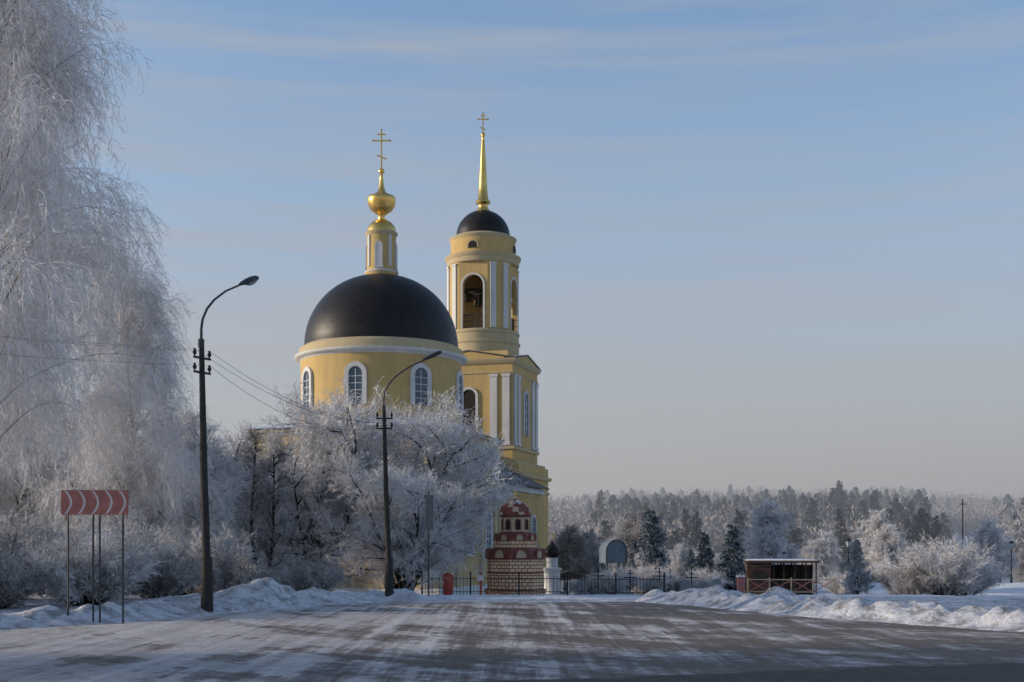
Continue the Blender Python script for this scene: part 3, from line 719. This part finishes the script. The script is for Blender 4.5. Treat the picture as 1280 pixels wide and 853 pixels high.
def birch(seed,H,spread,dens=1.0):
    rng=np.random.default_rng(seed)
    P0=trunkline(rng,H,14,.14);R0=np.linspace(H*.010,.02,14)[None]
    P1,R1,L1=spawn(P0,np.array([H]),rng,int(105*dens),.16,.985,lambda t,L:spread*(.36+.68*np.sqrt(np.clip(1-t,0,1))),42,9,.34,.22,.06,9,H*.0014,.005)
    P2,R2,L2=spawn(P1,L1,rng,14,.08,1.0,lambda t,L:L*.34*(1.15-.5*t)+.25,42,12,.05,.6,.12,6,.008,.004)
    P3,R3,L3=spawn(P2,L2,rng,9,.1,1.0,lambda t,L:.55+.5*L,32,12,-.2,2.2,.12,6,.0045,.003)
    P4,R4,L4=spawn(P3,L3,rng,10,.1,1.0,lambda t,L:.07+.12*L,38,15,-.1,1.0,.1,2,.0055,.0035)
    return join([tubes(P0,R0,8),tubes(P1,R1,5)]),join([tubes(P2,R2,3),tubes(P3,R3,2),tubes(P4,R4,2)])
def broad(seed,H,W_,stems,dens=1.0,tw=.008,base=.10,droop=.15,k3=9,k4=6,tilt0=.25,tilt1=.75):
    rng=np.random.default_rng(seed)
    n=stems;P0=[]
    for i in range(n):
        a=2*math.pi*(i+rng.random()*.6)/n;tilt=rng.uniform(tilt0,tilt1) if n>1 else .02
        d=np.array([math.cos(a)*tilt,math.sin(a)*tilt,1]);d/=np.linalg.norm(d);L=H*rng.uniform(.7,.9)
        p=np.array([math.cos(a)*.12*(n>1),math.sin(a)*.12*(n>1),-.3]);Q=9;pts=[p]
        for q in range(Q-1):
            p=p+d*L/(Q-1);pts.append(p);d=d+rng.normal(size=3)*.10;d[2]+=.02;d/=np.linalg.norm(d)
        P0.append(pts)
    P0=np.array(P0);R0=np.repeat(np.linspace(base,.018,9)[None],n,0)
    P1,R1,L1=spawn(P0,np.full(n,H*.8),rng,int(15*dens*(6/n)**.5),.16,1.0,lambda t,L:W_*.36*(1.15-.6*t),50,12,.20,droop*.5,.14,8,base*.42,.01)
    P2,R2,L2=spawn(P1,L1,rng,11,.12,1.0,lambda t,L:L*.38*(1.1-.4*t)+.15,45,14,.12,droop,.16,6,.015,.007)
    P3,R3,L3=spawn(P2,L2,rng,k3,.1,1.0,lambda t,L:.2+.42*L,42,15,.05,droop*2,.16,4,tw,tw*.7)
    P4,R4,L4=spawn(P3,L3,rng,k4,.1,1.0,lambda t,L:.08+.2*L,42,15,.0,droop,.1,2,tw,tw*.7)
    return join([tubes(P0,R0,8),tubes(P1,R1,5)]),join([tubes(P2,R2,3),tubes(P3,R3,3),tubes(P4,R4,2)])
def shrub(seed,H,n=46,tw=.006):
    rng=np.random.default_rng(seed);P0=[]
    for i in range(n):
        a=rng.random()*6.28;tilt=rng.random()**.6*1.3;d=np.array([math.cos(a)*tilt,math.sin(a)*tilt,1]);d/=np.linalg.norm(d);L=H*rng.uniform(.75,1.05)
        p=np.array([math.cos(a)*.3*tilt,math.sin(a)*.3*tilt,-.1]);pts=[p]
        for q in range(6): p=p+d*L/6;pts.append(p);d=d+rng.normal(size=3)*.07;d[2]-=.02;d/=np.linalg.norm(d)
        P0.append(pts)
    P0=np.array(P0);R0=np.repeat(np.linspace(.02,.006,7)[None],n,0)
    P1,R1,L1=spawn(P0,np.full(n,H),rng,12,.15,1.0,lambda t,L:.22*L,32,10,.1,.1,.1,5,.009,.005)
    P2,R2,L2=spawn(P1,L1,rng,7,.1,1.0,lambda t,L:.12+.35*L,36,12,.05,.2,.1,3,tw,tw*.7)
    P3,R3,L3=spawn(P2,L2,rng,5,.1,1.0,lambda t,L:.05+.25*L,40,12,.0,.2,.1,2,tw,tw*.7)
    return tubes(P0,R0,4),join([tubes(P1,R1,3),tubes(P2,R2,3),tubes(P3,R3,2)])
def spruce(seed,H,spread,nb=110,wd=.016):
    rng=np.random.default_rng(seed)
    P0=trunkline(rng,H,10,.012);R0=np.linspace(H*.018,.012,10)[None]
    P1,R1,L1=spawn(P0,np.array([H]),rng,nb,.05,.99,lambda t,L:spread*(1.02-t)**.85+.06,88,8,.0,-.02,.05,6,.018*H/5,.006,flat=.25)
    P2,R2,L2=spawn(P1,L1,rng,13,.12,1.0,lambda t,L:.10+L*.36*(1.1-.6*t),50,8,-.1,.25,.06,4,wd*.8,wd*.4,flat=.35)
    P3,R3,L3=spawn(P2,L2,rng,8,.05,1.0,lambda t,L:.06+.28*L,50,12,-.12,.3,.05,2,wd*1.25,wd*.6)
    return join([tubes(P0,R0,7),tubes(P1,R1,4)]),join([tubes(P2,R2,3),tubes(P3,R3,2)])
def far_conifer(seed,H,spread):
    rng=np.random.default_rng(seed);P0=trunkline(rng,H,6,.03);R0=np.linspace(.2,.03,6)[None]
    P1,R1,L1=spawn(P0,np.array([H]),rng,110,.06,.99,lambda t,L:spread*(1.02-t)**.8+.25,92,8,.0,.05,.05,4,.10,.03,flat=.3)
    P2,R2,L2=spawn(P1,L1,rng,12,.1,1.0,lambda t,L:.25+L*.3,55,10,-.2,.25,.06,3,.10,.03)
    return tubes(P0,R0,6),join([tubes(P1,R1,3),tubes(P2,R2,2)])

TEMPL={}
def make(key,gen,bark,leaf):
    tr,cr=gen;TEMPL[key]=(arrmesh(key+'_trunk',tr[0],tr[1],bark),arrmesh(key+'_crown',cr[0],cr[1],leaf))
def plant(key,x,y,name,label,cat,s=1.0,rz=None,group=None,dz=0,sz=None,leaf=None):
    o=thing(name,label,cat,(x,y,hz(x,y)+dz),random.random()*6.28 if rz is None else rz,group,(s,s,sz or s))
    a=link(bpy.data.objects.new('trunk',TEMPL[key][0]));a.parent=o
    b=link(bpy.data.objects.new('crown',TEMPL[key][1]));b.parent=o
    if leaf:
        b.material_slots[0].link='OBJECT';b.material_slots[0].material=M[leaf]
    return o
make('birch',birch(5,22,4.8),'bark_birch','birchfrost')
make('birch_b',birch(8,15,4.0,.7),'bark_birch','birchfrost')
make('broad_a',broad(21,8.6,8.4,7,1.0,tw=.007,base=.12,k3=9,k4=7,tilt0=.2,tilt1=.6),'bark','frost')
make('broad_b',broad(33,7.5,6.0,3,1.0,base=.09,k4=6,tw=.007),'bark','frost')
make('broad_c',broad(44,7.6,2.6,2,.7,base=.09,droop=.05,k3=4,k4=3,tilt0=.05,tilt1=.12),'bark','brown')
make('broad_d',broad(52,7.0,6.5,1,1.0,tw=.013,base=.13),'bark','frost')
make('shrub_a',shrub(3,2.3,70),'bark','frost')
make('shrub_b',shrub(4,1.8,46),'bark','frost2')
make('spruce_a',spruce(3,5.2,1.4),'bark','needles')
make('spruce_b',spruce(9,4.6,1.15),'bark','needles')
make('conifer_a',far_conifer(4,14,2.9),'bark','midneedles')
make('conifer_b',far_conifer(6,12,2.2),'bark','midneedles')
make('conifer_c',far_conifer(16,11,3.0),'bark','midneedles')

FB='tall weeping birch thickly coated in white hoarfrost beside the road'
plant('birch',-13.8,33.5,'birch_tree',FB,'tree',1.0,1.0)
plant('birch',-16.6,39.5,'birch_tree',FB,'tree',1.05,3.6)
plant('birch_b',-12.9,45,'birch_tree','slender birch with hoarfrost on drooping twigs','tree',.72,.5)
for x,y,s in [(-30,17.5,.9),(-37,10,1.0)]:
    plant('birch',x,y,'birch_tree',FB,'tree',s,group='birches along the roadside')
plant('broad_a',-5.5,62,'bare_tree','wide many-stemmed bare tree whitened with frost near the fence','tree',1.25,.4)
plant('broad_a',-4.6,56,'bare_tree','many-stemmed bare tree whitened with frost near the fence','tree',.72,1.4)
plant('broad_a',-9.4,61,'bare_tree','spreading frosted tree in front of the church wall','tree',.88,2.2)
plant('broad_b',-12.6,64,'bare_tree','spreading frosted tree beside the church wall','tree',1.1,4.2)
plant('broad_c',-9.75,50,'bare_tree','slender brown bare tree with little frost beside the church','tree',1.0,.2)
for x,y,s,k in [(-13.6,52,1.0,'broad_b'),(-16.6,50,1.05,'broad_b'),(-19.5,54,1.2,'broad_b'),(-15.5,62,1.3,'broad_b'),(-23,60,1.4,'broad_b'),(-11.4,47,.6,'broad_b'),(-19.8,47,.9,'broad_b')]:
    plant(k,x,y,'bare_tree','bare tree covered in white hoarfrost on the snowy verge','tree',s,group='frosted trees on the verge')
for i in range(22):
    y=random.uniform(72,125);x=-y*random.uniform(.20,.46)
    plant('broad_d',x,y,'bare_tree','bare tree covered in white hoarfrost beyond the verge','tree',random.uniform(1.0,1.5),group='frosted trees beyond the verge')
for x,y,s,k in [(-11.0,33,.8,'shrub_a'),(-12.6,31,.7,'shrub_b'),(-14.2,30,.9,'shrub_a'),(-16.5,32,1.0,'shrub_a'),(-10.2,37,.75,'shrub_b'),(-12.2,38,1.0,'shrub_a'),(-14.8,37,1.1,'shrub_a'),(-9.2,41,.8,'shrub_b'),(-10.8,43,1.0,'shrub_a'),(-6.8,43,.6,'shrub_b'),(-7.6,47,.8,'shrub_b'),(-18.5,36,1.2,'shrub_a')]:
    plant(k,x,y,'frosted_shrub','leafless shrub coated in hoarfrost standing in snow','shrub',s,group='frosted shrubs on the verge')
for x,y,s,k in [(3.9,66,.5,'shrub_b'),(5.4,67,.6,'shrub_a'),(7.3,69,.7,'shrub_a'),(8.9,69,.55,'shrub_b'),(10.3,69,.6,'shrub_a'),(6.6,60,.35,'shrub_b'),(4.6,59,.3,'shrub_b'),(17.6,68,.5,'shrub_a'),(18.9,72,.6,'shrub_b'),(9.2,61,.35,'shrub_b')]:
    plant(k,x,y,'frosted_shrub','small frosted bush among graves in the snowy churchyard','shrub',s,group='frosted shrubs in the churchyard')
plant('shrub_a',16.8,50,'frosted_shrub','large rounded frosted bush on the snowy bank','shrub',.92,1.0)
plant('shrub_a',18.4,52,'frosted_shrub','rounded frosted bush on the snowy bank','shrub',.66,2.0)
plant('shrub_b',15.3,49.5,'frosted_shrub','small frosted bush on the snowy bank','shrub',.65,2.0)
plant('spruce_b',16.2,60,'spruce_tree','small conifer thickly coated in pale frost','tree',.56,1.0,leaf='needlefrost')
SP='young spruce dusted with frost near the churchyard'
for x,y,s,k in [(8.2,75,.97,'spruce_a'),(12.0,80,.88,'spruce_b'),(13.4,78,.96,'spruce_b'),(6.6,70,.45,'spruce_b'),(10.1,72,.5,'spruce_a'),(9.3,84,.65,'spruce_a'),(11.0,76,.5,'spruce_b')]:
    plant(k,x,y,'spruce_tree',SP,'tree',s,group='young spruces near the churchyard')
for x,y,s,l in [(23.7,115,1.15,None),(4.9,100,.8,'suntintfrost'),(6.6,104,.75,'frost2'),(12.6,130,1.2,'frost2'),(41,110,.8,None),(45,118,.8,None),(37,125,.85,None)]:
    plant('broad_d',x,y,'bare_tree','frosted bare tree in the snowy valley','tree',s,leaf=l,group='frosted trees in the valley')
for i in range(36):
    y=random.uniform(120,235);u=random.uniform(.03,.42)
    if abs(u-.35)<.03: continue
    plant('broad_d',u*y,y,'bare_tree','frosted bare tree in the snowy valley','tree',random.uniform(.6,1.15),group='frosted trees in the valley',leaf=random.choice([None,None,'suntintfrost','frost2','frost2']))
for i in range(100):
    y=random.uniform(215,340);u=random.choice([random.gauss(.10,.02),random.gauss(.12,.03),random.gauss(.20,.03),random.gauss(.30,.02),random.gauss(.30,.02),random.uniform(.06,.32)])
    if u<.04: u=.1
    plant(random.choice(['conifer_a','conifer_b','conifer_c']),u*y,y,'conifer_tree','dark conifer rising above frosted woodland','tree',random.uniform(.6,1.2),group='dark conifers on the hillside')

# far forest (merged)
def tmpl_conifer(rng):
    V=[];F=[];wd=rng.uniform(.2,.32)
    for k in range(9):
        z0=.06+.105*k+.02*rng.normal();z1=z0+.2;r=wd*(1-k/9.3)**.7+.014;n=9;o=len(V)
        V.append((0,0,min(z1,1)))
        for i in range(n):
            a=6.283*i/n+rng.random();rr=r*(.5+.7*rng.random());V.append((rr*math.cos(a),rr*math.sin(a),z0+.035*rng.normal()))
        for i in range(n): F.append((o,o+1+i,o+1+(i+1)%n))
    return np.array(V),np.array(F)
def tmpl_decid(rng,n=190):
    c=rng.normal(size=(n,3));c=c/np.linalg.norm(c,axis=1,keepdims=True)*(rng.random((n,1))**.45)
    c=c*np.array([.34,.34,.42])+np.array([0,0,.56])
    d=norm(c-np.array([0,0,.15])+rng.normal(size=(n,3))*.25)*.09;s=norm(np.cross(d,rng.normal(size=(n,3))))*.018
    V=np.stack([c-s,c+s,c+d],1).reshape(-1,3);F=np.arange(n*3).reshape(-1,3)
    t=np.array([(-.012,0,-.05),(.012,0,-.05),(0,0,.7),(0,-.012,-.05),(0,.012,-.05),(0,0,.7)])
    return np.concatenate([V,t]),np.concatenate([F,np.array([[0,1,2],[3,4,5]])+len(V)])
def forest(name,mat,temps,pts,label,cat):
    Vs=[];Fs=[];o=0
    for (x,y,z,h,w) in pts:
        V0,F0=temps[random.randrange(len(temps))];a=random.random()*6.28;c,s=math.cos(a),math.sin(a)
        v=np.empty_like(V0);v[:,0]=(V0[:,0]*c-V0[:,1]*s)*h*w+x;v[:,1]=(V0[:,0]*s+V0[:,1]*c)*h*w+y;v[:,2]=V0[:,2]*h+z
        Vs.append(v);Fs.append(F0+o);o+=len(v)
    ob=link(bpy.data.objects.new(name,arrmesh(name,np.concatenate(Vs),np.concatenate(Fs),mat)))
    ob['kind']='stuff';ob['label']=label;ob['category']=cat
rng=np.random.default_rng(77)
tc_=[tmpl_conifer(rng) for _ in range(9)];td=[tmpl_decid(rng) for _ in range(7)]
n=9000
yy=rng.uniform(240,780,n);xx=yy*rng.uniform(-.62,.62,n);zz=height(xx,yy)
mix=fbm(xx/38,yy/70,31,3)
con=[];dec=[]
for x,y,z,m in zip(xx,yy,zz,mix):
    u=x/y
    if abs(u-.352)<.03 and y<450: continue
    pc=.85 if m>.50 else .03
    if u>.33: pc*=.3
    if y<330: pc*=.5
    if y>520: pc*=.5
    if rng.random()<pc: con.append((x,y,z-.3,rng.uniform(8,13.5),rng.uniform(.8,1.15)))
    else: dec.append((x,y,z-.3,rng.uniform(7,12.5),rng.uniform(.9,1.35)))
forest('conifer_wood','farneedles',tc_,con,'dense hazy conifer wood covering distant hills','forest')
forest('frosted_wood','farfrost',td,dec,'pale frosted deciduous wood covering distant hills','forest')
# cold morning haze lying in the valley: a real scattering volume
m=bpy.data.materials.new('valley_haze');m.use_nodes=True;nt=m.node_tree;nt.nodes.clear()
o_=N(nt,'ShaderNodeOutputMaterial');vs=N(nt,'ShaderNodeVolumeScatter');vs.inputs['Color'].default_value=(.88,.90,.95,1)
vs.inputs['Density'].default_value=.0018;vs.inputs['Anisotropy'].default_value=.2;nt.links.new(vs.outputs[0],o_.inputs['Volume']);M['haze']=m
mb=MB();mb.box((0,560,12),(1500,860,64),0);hzo=part('haze',None,mb,'haze');hzo['kind']='structure'

# ------------------------------------------------------------------ light, sky, camera
sd=Vector((-.99,.01,0)).normalized();el=rad(13)
sv=Vector((sd.x*math.cos(el),sd.y*math.cos(el),math.sin(el)))
L=bpy.data.lights.new('sun','SUN');L.energy=4.0;L.angle=rad(.5);L.color=(1,.83,.64)
lo=link(bpy.data.objects.new('sun',L));lo.rotation_euler=sv.to_track_quat('Z','Y').to_euler()
w=bpy.data.worlds.new('World');scene.world=w;w.use_nodes=True;nt=w.node_tree
bg=nt.nodes['Background'];bg.inputs[1].default_value=.15
sky=N(nt,'ShaderNodeTexSky');sky.sky_type='NISHITA';sky.sun_disc=False;sky.sun_elevation=el
sky.sun_rotation=math.atan2(sd.x,sd.y)%(2*math.pi);sky.air_density=1.0;sky.dust_density=1.0;sky.ozone_density=2.0
tc=N(nt,'ShaderNodeTexCoord');s=N(nt,'ShaderNodeSeparateXYZ');nt.links.new(tc.outputs['Generated'],s.inputs[0])
z=s.outputs[2]
haze=mr(nt,z,.0,.16,.97,.66)
haze=mth(nt,'MINIMUM',haze,mr(nt,z,.10,.45,.84,0.0))
mp=N(nt,'ShaderNodeMapping');mp.inputs['Scale'].default_value=(1.0,1.0,14);mp.inputs['Rotation'].default_value=(rad(2),rad(-4),0);nt.links.new(tc.outputs['Generated'],mp.inputs[0])
cl=noise(nt,2.0,8,mp.outputs[0],rough=.6)
cl2=noise(nt,1.1,3,mp.outputs[0])
wis=mth(nt,'MULTIPLY',mr(nt,cl,.40,.64),mr(nt,cl2,.38,.56))
blue=mixc(nt,1.0,sky.outputs[0],(1.25,1.36,1.48),'MULTIPLY')
hcol=mixc(nt,mr(nt,z,.02,.26),(2.75,2.52,2.46),(2.55,2.8,3.3))
col=mixc(nt,haze,blue,hcol)
col=mixc(nt,mth(nt,'MULTIPLY',wis,mr(nt,z,.03,.22,.35,.7)),col,mixc(nt,mr(nt,z,.05,.38),(3.0,2.82,2.82),(2.6,2.85,3.25)))
nt.links.new(col,bg.inputs[0])
cam=bpy.data.cameras.new('camera');cam.lens=45;cam.sensor_width=36;cam.shift_y=.202;cam.clip_end=6000;cam.clip_start=.1
co=link(bpy.data.objects.new('camera',cam));co.location=(0,0,1.6);co.rotation_euler=(rad(90),0,0)
scene.camera=co
scene.view_settings.view_transform='Standard';scene.view_settings.look='None';scene.view_settings.exposure=0
